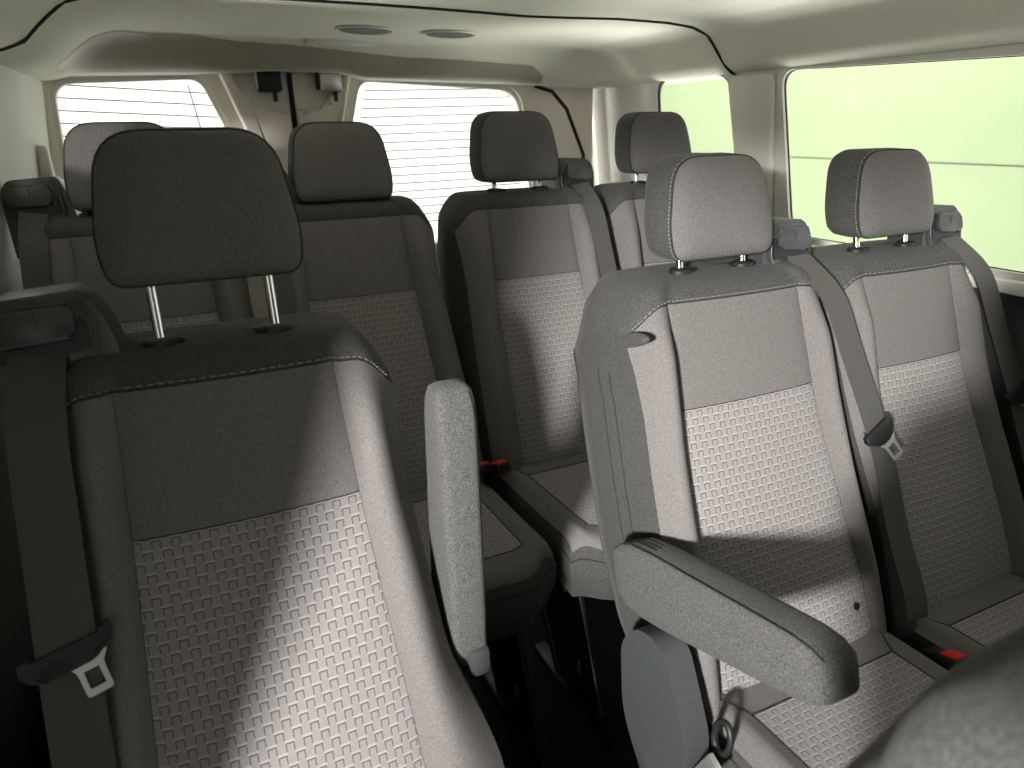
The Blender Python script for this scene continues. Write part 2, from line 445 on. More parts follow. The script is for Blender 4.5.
        for k, p in enumerate(fine):
            d = (fine[min(k+1, len(fine)-1)]-fine[max(k-1, 0)]).normalized()
            nrm = Vector((-0.12*bs, -1, 0.25)); w = d.cross(nrm).normalized()
            if k: s += (p-fine[k-1]).length
            nn = w.cross(d).normalized()*0.0009
            for (e, sg) in ((-1, 1), (1, 1), (1, -1), (-1, -1)):
                V.append(p+w*hw*e+nn*sg); uv.append((e*hw, s))
        for k in range(len(fine)-1):
            for e in range(4):
                a = k*4+e; b = k*4+(e+1) % 4; F.append((a, b, b+4, a+4))
        F.append((3, 2, 1, 0)); e4 = (len(fine)-1)*4; F.append((e4, e4+1, e4+2, e4+3))
        bt = from_data('seat_belt', V, F, M['belt'], root, False, uv)
        if tongue:
            k = min(range(len(fine)), key=lambda q: abs(fine[q].z-(O+tongue)))
            p = fine[k]; d = (fine[min(k+1, len(fine)-1)]-fine[k-1]).normalized()
            w = d.cross(Vector((-0.12*bs, -1, 0.25))).normalized(); nn = w.cross(d).normalized()
            if nn.y > 0: nn = -nn
            if w.x < 0: w = -w
            tilt = math.radians(14 if bs < 0 else 22)
            w2 = w*math.cos(tilt)+d*math.sin(tilt)*-1; d2 = w2.cross(nn).normalized()
            if d2.dot(d) < 0: d2 = -d2
            def q3(a, b, h): return p + w2*a + d2*b + nn*h
            bm = bmesh.new()
            hold = round_poly([(-0.040, -0.016), (0.040, -0.016), (0.043, 0.004), (0.018, 0.026), (-0.018, 0.026), (-0.043, 0.004)], 0.006, 3)
            if near == 'S': hold = round_poly([(-0.044, -0.010), (-0.038, -0.002), (0.036, -0.002), (0.043, -0.012), (0.046, 0.006), (0.020, 0.024), (-0.030, 0.024), (-0.046, 0.012)], 0.004, 3)
            if near != 'S': hold = [(a*0.78, b*0.8) for a, b in hold]
            b_prism(bm, hold, lambda q: q3(q[0], q[1], 0.009), lambda q: q3(q[0], q[1], -0.003), 0.003, 2)
            from_bm('tongue_grip', bm, M['blk'], bt, True, 35)
            bm = bmesh.new()
            ox = 0.012 if near == 'S' else 0.004
            outer = round_poly([(ox-0.021, 0.018), (ox+0.021, 0.018), (ox+0.013, 0.030), (ox+0.013, 0.060), (ox-0.013, 0.060), (ox-0.013, 0.030)], [0, 0, 0.004, 0.004, 0.004, 0.004], 3)
            inner = []
            for q in outer: inner.append((max(ox-0.0075, min(ox+0.0075, q[0]*0.6+ox*0.4)), max(0.032, min(0.052, 0.042+(q[1]-0.042)*0.75))))
            b_frame(bm, outer, inner, lambda q: q3(q[0], q[1], 0.006), lambda q: q3(q[0], q[1], 0.003))
            from_bm('tongue_plate', bm, M['steel'], bt, False)
    # cushion
    if cushion:
        Wc = cw_; zt = -0.645
        sw_c = cw_*0.74
        def top(t_y, px):          # t_y 0 at the back, 1 at the front edge
            return zt + 0.012 + 0.03*t_y + 0.010*sstep(0.15, 0.2, abs(px))*(1-sstep(0.2, 0.235, abs(px)))
        yb, yfr = -0.20, -0.70
        cols_x = [-Wc+(Wc-sw_c)*k/6 for k in range(6)] + [-sw_c+2*sw_c*k/16 for k in range(17)] + [sw_c+(Wc-sw_c)*k/6 for k in range(1, 7)]
        PTc, UVc = [], []
        nrow = 26; rowsy = [(lerp(yb, yfr+0.03, k/18), 0) for k in range(19)] + [(yfr+0.03-0.04*math.sin(a), 0.024*(1-math.cos(a))) for a in [math.pi/2*q/6 for q in range(1, 7)]]
        sk = 0.12
        for yy, dz in rowsy:
            ty = (yb-yy)/(yb-yfr)
            ring = []
            for px in cols_x:
                edge = abs(px)/Wc
                # plan-view corner rounding at the front
                cr = 0.05*sstep(0.6, 1.0, edge)*sstep(0.6, 1.0, ty)
                ring.append(L(px, yy+cr, top(ty, px)-dz-0.022*sstep(0.82, 1.0, edge)**1.5))
            PTc.append(ring); UVc.append([(r[0]+0.5, -r[1]) for r in ring])
        nc = len(cols_x); jb = 6
        cw = list(range(6, 23))
        cu = empty('x', (0, 0, 0)); bpy.data.objects.remove(cu)
        # upholstery: borders; then skirt
        V, idx, Fc, uvs = [], {}, [], []
        def cv(j, i):
            if (j, i) not in idx: idx[(j, i)] = len(V); V.append(PTc[j][i]); uvs.append(UVc[j][i])
            return idx[(j, i)]
        jf = 17
        for j in range(len(PTc)-1):
            for i in range(nc-1):
                if jb <= j < jf and 6 <= i < 22: continue
                Fc.append((cv(j, i), cv(j+1, i), cv(j+1, i+1), cv(j, i+1)))
        cush = from_data('seat_cushion', V, Fc, M['light'], root, True, uvs)
        grid_part('woven_panel', PTc, UVc, list(range(jb, jf+1)), cw, M['weave'], cush)
        bm = bmesh.new()
        b_tube(bm, [PTc[jb][i] for i in cw], 0.0016, 5)
        for i in (6, 22): b_tube(bm, [PTc[j][i] for j in range(jb if i == 6 else jb, jf+1)], 0.0016, 5)
        b_tube(bm, [PTc[jf][i] for i in cw], 0.0016, 5)
        for i in (3, 25): b_tube(bm, [Vector(PTc[jb-2][i-(0 if i < 10 else 0)]), Vector(PTc[jb][6 if i < 10 else 22])], 0.0016, 5)
        from_bm('seam_piping', bm, M['seam'], cush)
        # skirt
        loop = [PTc[j][0] for j in range(len(PTc))] + [PTc[-1][i] for i in range(1, nc)] + [PTc[j][nc-1] for j in range(len(PTc)-2, -1, -1)]
        lv = []
        for lvl, (ins, dz) in enumerate(((0, 0), (-0.006, -0.02), (-0.004, -0.06), (0.012, -sk), (0.03, -sk-0.015))):
            cc = Vector((0, (yb+yfr)/2, 0)); ring = []
            for p in loop:
                v = Vector((p[0], p[1], 0))-cc; k = 1-ins/0.25
                zbase = p[2] if lvl == 0 else lerp(p[2], O+zt+0.01, min(1, lvl/2))
                ring.append((cc.x+v.x*k, cc.y+v.y*k, zbase+dz))
            lv.append(ring)
        V = [p for r in lv for p in r]; n_ = len(loop); F = []
        for a in range(len(lv)-1):
            for k in range(n_-1): F.append((a*n_+k, a*n_+k+1, (a+1)*n_+k+1, (a+1)*n_+k))
            F.append((a*n_+n_-1, a*n_, (a+1)*n_, (a+1)*n_+n_-1))
        F.append([(len(lv)-1)*n_+k for k in range(n_)])
        from_data('skirt', V, F, M['dark'], cush)
        bm = bmesh.new(); b_tube(bm, lv[1], 0.0016, 5); from_bm('skirt_seam', bm, M['seam'], cush)
    if legs:
        zl = zt-0.13+O if cushion else O-0.8
        for sx in (-0.14, 0.155):
            bm = bmesh.new()
            poly = round_poly([(-0.58, zl), (-0.36, zl), (-0.40, zl-0.12), (-0.52, 0.0), (-0.74, 0.0), (-0.70, 0.05)], 0.02, 3)
            b_prism(bm, poly, lambda q: (sx-0.004, q[0], q[1]), lambda q: (sx+0.004, q[0], q[1]), 0.0015, 1)
            b_tube(bm, [(sx-0.012, -0.70, 0.05), (sx+0.012, -0.70, 0.05)], 0.018, 12)
            b_tube(bm, [(sx-0.012, -0.56, zl-0.03), (sx+0.012, -0.56, zl-0.03)], 0.011, 12)
            lg = from_bm('leg', bm, M['blk'], root, True, 30)
            bm = bmesh.new(); b_tube(bm, [(sx-0.004, -0.583, zl-0.01), (sx-0.004, -0.70, 0.06), (sx-0.004, -0.742, 0.005)], 0.0022, 5); from_bm('leg_edge_glint', bm, M['hinge'], lg)  # lighter grey tube added as the glint along the leg edge
            bm = bmesh.new()
            bm.free()
            for yy, zz in ((-0.53, zl-0.05), (-0.60, 0.12)):
                bm = bmesh.new(); b_box(bm, (sx-0.006, yy, zz), (0.006, 0.010, 0.034), 0.002); from_bm('bolt', bm, M['steel'], lg)
            bm = bmesh.new()
            rot = Matrix.Rotation(math.atan2(zl-0.06, 0.30), 3, 'X')
            b_tube(bm, [(sx, -0.50, 0.02), (sx, -0.28, zl+0.02)], 0.011, 8)
            b_box(bm, (sx, -0.47, 0.012), (0.035, 0.16, 0.022), 0.005)
            from_bm('strut', bm, M['dkp'], root, True, 30)
    if arm:
        side, mode = arm
        cx = side*(half_w(-0.4, side)+0.036)
        bm = bmesh.new()
        up_ = mode == 'up'
        if not up_: piv = Vector((cx, -0.205, -0.432)); ax = Vector((0, -0.957, 0.285)).normalized(); ac = Vector((0, 0.285, 0.957)).normalized()
        else: piv = Vector((cx, -0.150, -0.435)); ax = Vector((0, -0.02, 1)).normalized(); ac = Vector((0, 1, 0.02)).normalized()
        wdt = 0.028 if up_ else 0.032
        def q(p, o):
            v = piv+ax*p[0]+ac*p[1]+Vector((o, 0, 0)); return L(v.x, v.y, v.z)
        kl = 0.98 if up_ else 0.945; kd = 0.85 if up_ else 1.0
        # stations: along, upper edge, lower edge, width factor
        st = [(-0.066, 0.022, -0.022, 0.3), (-0.064, 0.030, -0.030, 0.7), (-0.055, 0.042, -0.044, 0.93), (-0.035, 0.054, -0.055, 1), (0.0, 0.061, -0.062, 1), (0.06, 0.060, -0.062, 1), (0.14, 0.054, -0.058, 1), (0.22, 0.048, -0.053, 1), (0.30, 0.042, -0.048, 1), (0.345, 0.038, -0.044, 1), (0.370, 0.032, -0.038, 0.97), (0.386, 0.022, -0.030, 0.87), (0.393, 0.010, -0.018, 0.62), (0.395, 0.002, -0.008, 0.25)]
        rings = []
        for (aa, hi, lo, wf) in st:
            w = wdt*wf; hh = (hi-lo)/2*kd; mid = (hi+lo)/2*kd; rr = 0.55
            ring = []
            for k in range(32):
                t = 2*math.pi*k/32; cs, sn = math.cos(t), math.sin(t); e = 0.38
                ring.append(bm.verts.new(q((aa*kl, mid+hh*math.copysign(abs(sn)**e, sn)), w*math.copysign(abs(cs)**e, cs))))
            rings.append(ring)
        for A, B in zip(rings, rings[1:]):
            for k in range(32): bm.faces.new((A[k], A[(k+1) % 32], B[(k+1) % 32], B[k]))
        bm.faces.new(rings[0]); bm.faces.new(rings[-1])
        ar = from_bm('armrest', bm, M['arm'], root, True, 60)
        bm = bmesh.new()
        so = (wdt*0.72) if up_ else (-wdt*0.80)
        line = []
        for (aa, hi, lo, wf) in st[2:-2]:
            e_ = lo if up_ else hi
            mid = (hi+lo)/2
            line.append(q((aa*kl, (mid+(e_-mid)*0.985)*kd), so*wf))
        b_tube(bm, line, 0.0008, 4)
        from_bm('armrest_seam', bm, M['seam'], ar)
        if mode == 'up':
            bm = bmesh.new(); b_box(bm, q((-0.030, -0.030), 0.010), (0.036, 0.06, 0.05), 0.012); from_bm('armrest_cap', bm, M['dkp'], ar, True, 40)
        else:
            bm = bmesh.new()
            for k in range(4):
                b_tube(bm, [q((-0.033, 0.0542), -0.014+0.009*k), q((0.0, 0.0612), -0.014+0.009*k), q((0.05, 0.0605), -0.014+0.009*k)], 0.0010, 5)
            from_bm('gather', bm, M['seam'], ar)
    return root, L, PT, UV

def bp(pts, side=1): return pts
ys = lambda z, off: yfront(min(z, -0.03))-off
# belts: local (x, y, z) down the front of the shoulder bolster
def belt_line(sg, xa, xb, xc, top=0.0, end=-0.60):
    return [(sg*xa, -0.012, 0.012), (sg*xa, -0.030, 0.002), (sg*lerp(xa, xb, 0.15), -0.090-top, -0.05), (sg*lerp(xa, xb, 0.5), -0.136-top, -0.15), (sg*xb, ys(-0.3, 0.046)-top, -0.30),
            (sg*lerp(xb, xc, 0.5), ys(-0.45, 0.044), -0.45), (sg*xc, ys(end, 0.046), end), (sg*xc, ys(-0.62, 0.035), end-0.04)]
S_belt = belt_line(-1, 0.198, 0.206, 0.213, 0.012)
P1_belt = belt_line(1, 0.182, 0.232, 0.244, 0.010, -0.56)
P2_belt = belt_line(1, 0.176, 0.212, 0.220, 0.004)
R_belt = belt_line(1, 0.176, 0.186, 0.19)
RL_belt = belt_line(-1, 0.176, 0.186, 0.19)

S, LS, PS, US = build_seat('passenger_seat', 0.010, 0.927, -0.251, 'near grey van seat with an upright armrest, tall headrest and hanging silver belt tongue',
    belt=-1, ws=1.03, head_s=1.06, cw_=0.23, flare=0.04, arm=(1, 'up'), head_up=0.079, near='S', belt_path=S_belt, tongue=-0.258, legs=True)
P1, L1, PP, UP = build_seat('passenger_seat', 0.829, 0.941, -0.2437, 'grey van seat of the right pair beside the aisle with lowered armrest',
    belt=1, sw=1.12, ws=1.06, cw_=0.215, trim_in=0.032, arm=(-1, 'down'), head_up=0.028, near='P', belt_path=P1_belt, tongue=-0.285)
P2, L2, _, _ = build_seat('passenger_seat', 1.2635, 0.941, -0.2437, 'grey van seat of the right pair beside the big side window',
    belt=1, sw=0.98, ws=0.98, cw_=0.168, trim_in=-0.028, head_up=0.032, head_s=0.96, near='P', belt_path=P2_belt, tongue=-0.29)
R1, LR1, _, _ = build_seat('passenger_seat', -0.105, 1.657, -0.1568, 'dark van seat at the left end of the back row behind the near headrest',
    belt=-1, sw=0.92, ws=0.98, head_up=0.012, belt_path=RL_belt)
R2, LR2, _, _ = build_seat('passenger_seat', 0.333, 1.657, -0.1568, 'dark back row van seat in front of the split between the rear doors',
    belt=-1, sw=0.92, ws=0.98, head_up=0.004, head_s=1.02, belt_path=RL_belt)
R3, LR3, _, _ = build_seat('passenger_seat', 0.785, 1.657, -0.1568, 'grey back row van seat with shoulder belt, before the right rear window',
    belt=1, sw=0.9, ws=0.98, head_up=0.028, belt_path=R_belt)
R4, LR4, _, _ = build_seat('passenger_seat', 1.222, 1.657, -0.1568, 'grey van seat in the back row beside the right wall, mostly behind the near pair',
    belt=1, sw=0.9, ws=0.98, head_up=0.032, head_s=0.95, belt_path=R_belt)

build_seat('front_seat', 0.425, 0.03, -0.232, 'blurred grey front seat shoulder in the bottom right corner, closest to the lens', belt=1, legs=False, cushion=False)
# --- details of the aisle seat of the pair
def disc(bm, L, px, pz, r, off):
    n = 14; c = Vector((px, yfront(pz)-off, pz)); a = []
    for k in range(n):
        t = 2*math.pi*k/n
        a.append((c.x+r*math.cos(t), c.y+K*r*math.sin(t), c.z+r*math.sin(t)))
    A = [bm.verts.new(L(*p)) for p in a]; B = [bm.verts.new(L(p[0], p[1]+0.004, p[2])) for p in a]
    bm.faces.new(A)
    for k in range(n): bm.faces.new((A[k], A[(k+1) % n], B[(k+1) % n], B[k]))
for jb_, ib_ in ((6, NB+4), (7, NB+NC-2)):
    c_ = Vector(PP[jb_][ib_]); bm = bmesh.new(); n = 14
    A = [bm.verts.new(c_+Vector((0.0065*math.cos(2*math.pi*k/n), -0.003+K*0.0065*math.sin(2*math.pi*k/n), 0.0065*math.sin(2*math.pi*k/n)))) for k in range(n)]
    B = [bm.verts.new(v.co+Vector((0, 0.006, 0))) for v in A]; bm.faces.new(A)
    for k in range(n): bm.faces.new((A[k], A[(k+1) % n], B[(k+1) % n], B[k]))
    from_bm('button', bm, M['blk'], P1, False)
def side_prism(name, poly, x0, x1, mat, parent, bev, seg=3, smooth=40):
    bm = bmesh.new(); b_prism(bm, poly, lambda p: (x0, p[0], p[1]), lambda p: (x1, p[0], p[1]), bev, seg); return from_bm(name, bm, mat, parent, True, smooth)
# recliner cover (local y, z)
O1 = H-0.2437
cov = [(-0.185, -0.56), (-0.225, -0.505), (-0.268, -0.492), (-0.30, -0.505), (-0.332, -0.565), (-0.364, -0.63), (-0.345, -0.76), (-0.28, -0.80), (-0.20, -0.70)]
cov = round_poly([(a, b+O1) for a, b in cov], 0.045, 5)
side_prism('recliner_cover', cov, -0.245, -0.292, M['hinge'], P1, 0.018, 4, 60)
# lap belt anchor loop and strap
bm = bmesh.new()
ring = [Vector((-0.245+0.004*math.sin(t), -0.385+0.016*math.cos(t), O1-0.60+0.026*math.sin(t))) for t in [2*math.pi*k/14 for k in range(14)]]
b_tube(bm, ring, 0.0055, 6, True); from_bm('belt_anchor', bm, M['blk'], P1)
bm = bmesh.new(); b_box(bm, (-0.272, -0.385, O1-0.665), (0.010, 0.036, 0.11), 0.003, 2, Matrix.Rotation(math.radians(25), 3, 'X')); from_bm('anchor_strap', bm, M['steel'], P1, True, 40)
# pocket lip and vertical seams on the aisle side of the backrest
bm = bmesh.new()
for jf_, r_ in ((0.30, 0.0016), (0.62, 0.0016)):
    pts = []
    for j in range(10, 31):
        r = PP[j]; nr = len(r); idx = nr-(3 if jf_ < 0.5 else 2); p = Vector(r[idx % nr]); pts.append(p+Vector((-0.0005, 0, 0)))
    b_tube(bm, pts, r_, 5)
from_bm('side_seam', bm, M['seam'], P1)
bm = bmesh.new()
rl = Matrix.Rotation(math.radians(-20), 3, 'X')
g = bmesh.ops.create_uvsphere(bm, u_segments=20, v_segments=10, radius=1.0)
for v in g['verts']:
    p = rl @ Vector((v.co.x*0.010, v.co.y*0.052, v.co.z*0.016*(1.0 if v.co.z > 0 else 0.5))); v.co = p + Vector((-0.221, -0.072, O1-0.083))
from_bm('pocket_lip', bm, M['dark'], P1, True, 50)
# buckles
def buckle(parent, x, y, z, n=1, ang=0.0, size=(0.03, 0.055, 0.02)):
    for k in range(n):
        bm = bmesh.new(); rot = Matrix.Rotation(ang, 3, 'Z') @ Matrix.Rotation(math.radians(-25), 3, 'X')
        c = Vector((x+k*0.042, y-0.012*k, z)); b_box(bm, c, (0.036, 0.07, 0.024), 0.005, 2, rot)
        b = from_bm('buckle', bm, M['blk'], parent, True, 40)
        bm = bmesh.new(); b_box(bm, c+rot @ Vector((0, -0.018, 0.012)), (0.026, 0.034, 0.007), 0.002, 2, rot); from_bm('release_button', bm, M['red'], b, True, 40)['label'] = 'red release button'
buckle(P1, 0.240, -0.40, O1-0.636, 1, math.radians(-8))
bm = bmesh.new(); b_box(bm, (0.240, -0.535, O1-0.672), (0.040, 0.33, 0.05), 0.012, 3); from_bm('buckle_trough', bm, M['blk'], P1, True, 40)
OR = H-0.1568
buckle(R2, 0.186, -0.325, OR-0.595, 2, math.radians(6))

# ------------------------------------------------------------ the van body
def Z(z): return z+H
def panel_holes(name, outer, holes, fn, thick_fn, mat, parent=None, smooth=False):
    """flat panel with holes; fn maps 2D to 3D, thick_fn the far face"""
    bm = bmesh.new(); loops = []
    es = []
    for lp in [outer]+holes:
        vs2 = [bm.verts.new((p[0], p[1], 0)) for p in lp]
        loops.append(vs2)
        for k in range(len(vs2)): es.append(bm.edges.new((vs2[k], vs2[(k+1) % len(vs2)])))
    r = bmesh.ops.triangle_fill(bm, use_beauty=True, use_dissolve=False, edges=es)
    vs_all = list(bm.verts); faces = list(bm.faces)
    mp = {v: bm.verts.new((v.co.x, v.co.y, 1)) for v in vs_all}
    for f in faces: bm.faces.new([mp[v] for v in reversed(f.verts)])
    for lp in loops:
        n = len(lp)
        for k in range(n):
            a, b = lp[k], lp[(k+1) % n]; bm.faces.new((a, b, mp[b], mp[a]))
    for v in bm.verts:
        p = (v.co.x, v.co.y); v.co = Vector(fn(p) if v.co.z < 0.5 else thick_fn(p))
    return from_bm(name, bm, mat, parent, smooth, 30)
# floor
bm = bmesh.new(); b_box(bm, (0.575, 0.75, -0.02), (2.2, 3.6, 0.04)); structure(from_bm('floor', bm, M['floor'], None, False))
# right wall: x leans in towards the top
def xr(z): return 1.452+(0.1-z)*0.12
def wr(p): return (xr(p[1]), p[0], Z(p[1]))
def wr2(p): return (xr(p[1])+0.016, p[0], Z(p[1]))
win_big = round_poly([(-0.2, -0.292), (1.412, -0.292), (1.462, 0.128), (-0.2, 0.080)], [0.03, 0.06, 0.05, 0.03], 6)
win_q = round_poly([(1.60, -0.27), (2.0, -0.27), (2.0, 0.135), (1.655, 0.135)], [0.05, 0.05, 0.05, 0.06], 6)
structure(panel_holes('wall_right', [(-0.9, -0.31), (2.42, -0.31), (2.42, 0.20), (-0.9, 0.20)], [win_big, win_q], wr, wr2, M['trim']))
def grow(poly, d):
    cx = sum(p[0] for p in poly)/len(poly); cy = sum(p[1] for p in poly)/len(poly)
    return [(p[0]+d*(1 if p[0] > cx else -1), p[1]+d*(1 if p[1] > cy else -1)) for p in poly]
def window(name, poly, fn, off, rub=0.003):
    """glass pane with a rubber rim"""
    bm = bmesh.new(); g = grow(poly, 0.001)
    bm.faces.new([bm.verts.new(off(p)) for p in g])
    w = structure(from_bm(name, bm, M['glass'], None, False))
    if rub:
        bm = bmesh.new(); b_frame(bm, grow(poly, 0.001), grow(poly, -rub), lambda p: fn(p), off); from_bm('rubber_rim', bm, M['rubber'], w, False)
    return w
def off_r(d): return lambda p: (xr(p[1])+d, p[0], Z(p[1]))
window('window_1', win_big, off_r(0.008), off_r(0.012), 0.002)
window('window_2', win_q, off_r(0.004), off_r(0.012), 0.004)
# lower right trim and ledge
bm = bmesh.new(); b_box(bm, (1.555, 0.75, Z(-0.80)), (0.06, 3.3, 0.96), 0.01); structure(from_bm('trim_1', bm, M['lower'], None, True, 40))
bm = bmesh.new(); b_box(bm, (1.532, 0.75, Z(-0.322)), (0.09, 3.3, 0.03), 0.01); structure(from_bm('trim_2', bm, M['trim'], None, True, 40))
# pillar trim between the side windows
bm = bmesh.new()
b_prism(bm, round_poly([(1.472, -0.28), (1.595, -0.28), (1.652, 0.125), (1.478, 0.125)], 0.02, 3), lambda p: wr((p[0], p[1])), lambda p: (xr(p[1])-0.014, p[0], Z(p[1])), 0.01, 3)
structure(from_bm('trim_3', bm, M['trim'], None, True, 40))
# left wall
def xl(z): return -0.305-(0.13-z)*0.12
def wl(p): return (xl(p[1]), p[0], Z(p[1]))
def wl2(p): return (xl(p[1])-0.06, p[0], Z(p[1]))
win_l = round_poly([(-0.75, -0.62), (0.30, -0.62), (0.30, 0.125), (-0.75, 0.125)], 0.05, 5)
win_l2 = round_poly([(1.16, -0.03), (1.66, -0.03), (1.66, 0.105), (1.16, 0.105)], 0.05, 5)
structure(panel_holes('wall_left', [(-0.9, -0.70), (2.42, -0.70), (2.42, 0.22), (-0.9, 0.22)], [win_l, win_l2], wl, wl2, M['trim']))
def off_l(d): return lambda p: (xl(p[1])-d, p[0], Z(p[1]))
window('window_3', win_l2, off_l(0.03), off_l(0.045))
window('window_4', win_l, off_l(0.03), off_l(0.045))
bm = bmesh.new(); b_box(bm, (-0.43, 0.75, Z(-0.99)), (0.06, 3.3, 0.58), 0.01); structure(from_bm('trim_4', bm, M['lower'], None, True, 40))
bm = bmesh.new(); b_box(bm, (-0.388, 1.36, Z(-0.64)), (0.08, 1.94, 0.80), 0.012); structure(from_bm('trim_10', bm, M['lower'], None, True, 40))
# closing wall behind the camera, added to keep front light out
bm = bmesh.new(); b_box(bm, (0.575, -0.93, 0.75), (2.0, 0.04, 1.55)); structure(from_bm('front_light_block', bm, M['lower'], None, False))
# ceiling: a height field, profile across, dropping into the rear header
prof = [(-0.34, 0.132), (-0.305, 0.135), (-0.262, 0.147), (-0.226, 0.160), (-0.19, 0.196), (-0.15, 0.228), (-0.09, 0.246), (0.0, 0.254), (0.25, 0.256), (0.5, 0.252), (0.8, 0.248), (1.05, 0.252), (1.2, 0.248), (1.28, 0.241), (1.335, 0.224), (1.372, 0.19), (1.40, 0.156), (1.435, 0.134), (1.47, 0.126), (1.50, 0.126)]
px_ = [p[0] for p in prof]; pz_ = [p[1] for p in prof]
xs_ = [lerp(-0.34, 1.50, k/92) for k in range(93)]
ysl = [lerp(-0.92, 1.9, k/24) for k in range(25)] + [lerp(1.9, 2.36, k/46) for k in range(1, 47)]
def header_low(x):
    return interp([-0.34, -0.28, -0.24, 0.19, 0.28, 0.48, 0.56, 1.0, 1.2, 1.35, 1.5], [0.132, 0.138, 0.148, 0.160, 0.166, 0.164, 0.148, 0.140, 0.136, 0.13, 0.126], x)
def ceil_z(x, y):
    z = interp(px_, pz_, x)
    lo = header_low(x)
    yc = 2.16 + 0.06*sstep(0.45, 0.2, abs(x-0.42))
    k1 = sstep(yc-0.02, 2.262, y)
    soft = 0.012*sstep(1.95, 2.2, y)
    z = z-soft*min(1, max(0, (z-lo)/0.1))
    return lerp(z, min(z, lo), k1) if z > lo else z
V = [(x_, y_, Z(ceil_z(x_, y_))) for y_ in ysl for x_ in xs_]
nx = len(xs_)
F = [(j*nx+i, (j+1)*nx+i, (j+1)*nx+i+1, j*nx+i+1) for j in range(len(ysl)-1) for i in range(nx-1)]
ce = from_data('ceiling', V, F, M['liner']); structure(ce)
sol = ce.modifiers.new('solid', 'SOLIDIFY'); sol.thickness = 0.03; sol.offset = -1
bm = bmesh.new()
b_tube(bm, [(x_, 1.63+0.008*math.sin(x_*9), Z(ceil_z(x_, 1.63))-0.0005) for x_ in [lerp(-0.30, 1.46, k/70) for k in range(71)]], 0.0045, 6); structure(from_bm('trim_5', bm, M['seam']))

hx = [-0.235, -0.21, 0.08, 0.19, 0.37, 0.66, 1.10, 1.15]; hz = [0.185, 0.236, 0.243, 0.236, 0.230, 0.208, 0.190, 0.160]  # darker grey band laid over the rear header, following its curve
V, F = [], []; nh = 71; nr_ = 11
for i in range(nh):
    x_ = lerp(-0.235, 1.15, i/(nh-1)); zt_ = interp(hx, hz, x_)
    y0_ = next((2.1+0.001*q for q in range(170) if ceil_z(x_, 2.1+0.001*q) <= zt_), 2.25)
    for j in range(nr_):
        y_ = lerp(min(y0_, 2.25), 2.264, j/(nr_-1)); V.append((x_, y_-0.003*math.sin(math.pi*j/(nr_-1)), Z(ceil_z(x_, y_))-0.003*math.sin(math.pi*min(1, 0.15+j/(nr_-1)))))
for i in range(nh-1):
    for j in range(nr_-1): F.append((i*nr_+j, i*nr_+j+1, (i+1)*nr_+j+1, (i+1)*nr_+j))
structure(from_data('header_band', V, F, M['header']))

# ------------------------------------------------------------ rear doors
YD = 2.35
def dr(p): return (p[0], YD, Z(p[1]))
def drb(d): return lambda p: (p[0], YD+d, Z(p[1]))
wl_poly = round_poly([(-0.325, -0.40), (0.30, -0.40), (0.100, 0.158), (-0.295, 0.142)], [0.03, 0.03, 0.035, 0.05], 6)
wr_poly = round_poly([(0.40, -0.40), (1.20, -0.40), (1.125, 0.132), (0.548, 0.158)], [0.03, 0.03, 0.07, 0.04], 6)
def rear_door(name, outer, hole, label):
    d = structure(panel_holes(name, outer, [hole], dr, drb(0.06), M['door']))
    bm = bmesh.new(); b_frame(bm, grow(hole, 0.002), grow(hole, -0.012), drb(0.01), drb(0.05)); from_bm('window_surround', bm, M['trim'], d, False)
    bm = bmesh.new(); bm.faces.new([bm.verts.new(drb(0.045)(p)) for p in grow(hole, 0.01)]); from_bm('glass', bm, M['glass'], d, False)
    return d
xsplit = lambda z: 0.346-0.02*(0.15-z)
d1 = rear_door('door_1', [(-0.345, -1.26), (0.330, -1.26), (0.342, 0.20), (-0.33, 0.20)], wl_poly, '')
d2 = rear_door('door_2', [(0.340, -1.26), (1.44, -1.26), (1.42, 0.20), (0.350, 0.20)], wr_poly, '')
bm = bmesh.new(); b_box(bm, (0.341, YD-0.002, Z(-0.5)), (0.014, 0.012, 1.46)); structure(from_bm('trim_6', bm, M['rubber'], None, False))
bm = bmesh.new()
b_tube(bm, [dr(p) for p in [(1.40, -0.5), (1.385, -0.10), (1.31, 0.06), (1.25, 0.118), (1.18, 0.136)]], 0.007, 8); structure(from_bm('trim_7', bm, M['rubber']))
bm = bmesh.new()
b_tube(bm, [dr(p) for p in [(-0.365, -0.5), (-0.352, -0.10), (-0.335, 0.06), (-0.322, 0.13)]], 0.008, 8); structure(from_bm('trim_8', bm, M['seam']))
# heater lines, one mesh a window
def heat(d, lines):
    bm = bmesh.new()
    for (a, b) in lines: b_tube(bm, [drb(0.042)(a), drb(0.042)(b)], 0.0024, 4)
    from_bm('heater_lines', bm, M['heater'], d, False)
ll = []
for k in range(13):
    z = 0.125-0.0335*k; xr_ = 0.118+(0.136-z)*0.36-0.02
    ll.append(((-0.30-0.006*k*0.3, z+0.006), (xr_, z-0.016)))
ll.append(((0.055, 0.13), (0.085, -0.1)))
heat(d1, ll)
ll = []
for k in range(17):
    z = 0.125-0.0272*k; x0_ = 0.566-(0.136-z)*0.29+0.02
    ll.append(((x0_, z-0.006), (1.135-0.0*k, z+0.004)))
heat(d2, ll)
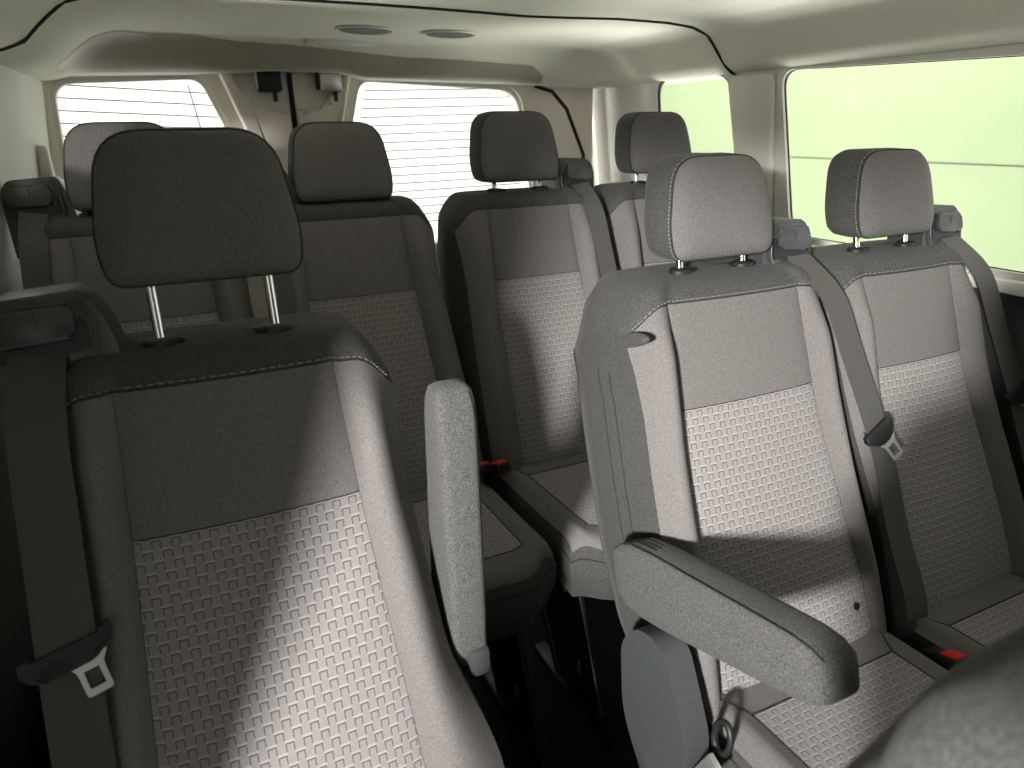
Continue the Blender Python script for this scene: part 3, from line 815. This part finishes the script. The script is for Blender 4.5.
# trapezoid recess ledges and latches on the doors
def trap(d, poly):
    bm = bmesh.new()
    b_prism(bm, poly, drb(-0.035), drb(0.004), 0.016, 3); from_bm('raised_panel', bm, M['door'], d, True, 50)
trap(d1, round_poly([(0.135, 0.175), (0.172, 0.175), (0.205, 0.085), (0.235, 0.062), (0.330, 0.062), (0.330, -0.40), (0.325, -0.40)], [0, 0, 0.02, 0.02, 0.01, 0, 0], 3))
trap(d2, round_poly([(0.530, 0.175), (0.500, 0.175), (0.468, 0.085), (0.440, 0.062), (0.350, 0.062), (0.350, -0.40), (0.378, -0.40)], [0, 0, 0.02, 0.02, 0.01, 0, 0], 3))
def latch(d, cx, mat):
    bm = bmesh.new(); b_box(bm, (cx, YD-0.022, Z(0.142)), (0.068, 0.045, 0.062), 0.006)
    la = from_bm('latch', bm, mat, d, True, 40)
    bm = bmesh.new(); b_box(bm, (cx+0.012, YD-0.03, Z(0.098)), (0.013, 0.014, 0.03), 0.003); from_bm('latch_pin', bm, M['blk'], la, True, 40)
    bm = bmesh.new(); b_box(bm, (cx-0.038, YD-0.025, Z(0.145)), (0.006, 0.04, 0.055), 0.002); from_bm('latch_plate', bm, M['trim'] if mat is M['blk'] else M['blk'], la, True, 40)
    return la
latch(d1, 0.278, M['blk'])['label'] = 'black latch'
latch(d2, 0.458, M['steel'])['label'] = 'pale metal latch'

# ------------------------------------------------------------ ceiling fittings
def vent(x, y, label):
    t = empty('ceiling_speaker', (x, y, 0)); tag(t, label, 'speaker', 'round ceiling recesses')
    z = Z(ceil_z(x, y))
    bm = bmesh.new(); n = 36
    b_tube(bm, [(0.075*math.cos(2*math.pi*k/n), 0.055*math.sin(2*math.pi*k/n), Z(ceil_z(x+0.075*math.cos(2*math.pi*k/n), y+0.055*math.sin(2*math.pi*k/n)))-0.003) for k in range(n)], 0.003, 6, True)
    from_bm('rim', bm, M['liner'], t)
    bm = bmesh.new()
    bm.faces.new([bm.verts.new((0.068*math.cos(2*math.pi*k/n), 0.048*math.sin(2*math.pi*k/n), Z(ceil_z(x+0.068*math.cos(2*math.pi*k/n), y+0.048*math.sin(2*math.pi*k/n)))-0.005)) for k in range(n)])
    from_bm('grille', bm, M['lower'], t, False)
vent(0.50, 2.0, 'oval dark ceiling recess nearer the left, above the tailgate lamp')
vent(0.735, 1.99, 'oval dark ceiling recess nearer the right wall')
t = empty('ceiling_lamp', (0.475, 2.2, 0)); tag(t, 'slim white ceiling lamp above the rear door latches', 'lamp')
zc = Z(ceil_z(0.475, 2.2))
bm = bmesh.new(); b_box(bm, (0, 0, zc-0.002), (0.20, 0.045, 0.014), 0.005); from_bm('lamp_frame', bm, M['trim'], t, True, 40)
bm = bmesh.new(); b_box(bm, (0.01, -0.002, zc-0.008), (0.14, 0.028, 0.012), 0.004); from_bm('lamp_lens', bm, M['lens'], t, True, 40)
# coat hook on the left wall
bm = bmesh.new(); b_box(bm, (xl(-0.07)+0.012, 2.16, Z(-0.07)), (0.03, 0.05, 0.09), 0.012, 3); tag(from_bm('coat_hook', bm, M['trim'], None, True, 40), 'pale coat hook on the left wall beside the rear door', 'hook')

# ------------------------------------------------------------ outside: the workshop wall seen through the side windows
bm = bmesh.new(); b_box(bm, (6.03, 5.8, 1.4), (0.06, 10.0, 6.0)); ow = structure(from_bm('wall_outside', bm, M['pale'], None, False))
bm = bmesh.new(); b_box(bm, (5.998, 5.8, Z(-0.35)), (0.006, 10.0, 0.010)); from_bm('panel_joint', bm, M['lower'], ow, False)

# unseen panels added beside the van: right blocks light, left bounces it
bm = bmesh.new(); b_box(bm, (4.1, 0.75, 1.4), (3.8, 0.06, 5.2)); structure(from_bm('light_blocker_right', bm, M['lower'], None, False))
bm = bmesh.new(); b_box(bm, (-3.0, -1.2, 1.4), (0.06, 5.0, 5.2)); structure(from_bm('bounce_panel_left', bm, M['bounce'], None, False))
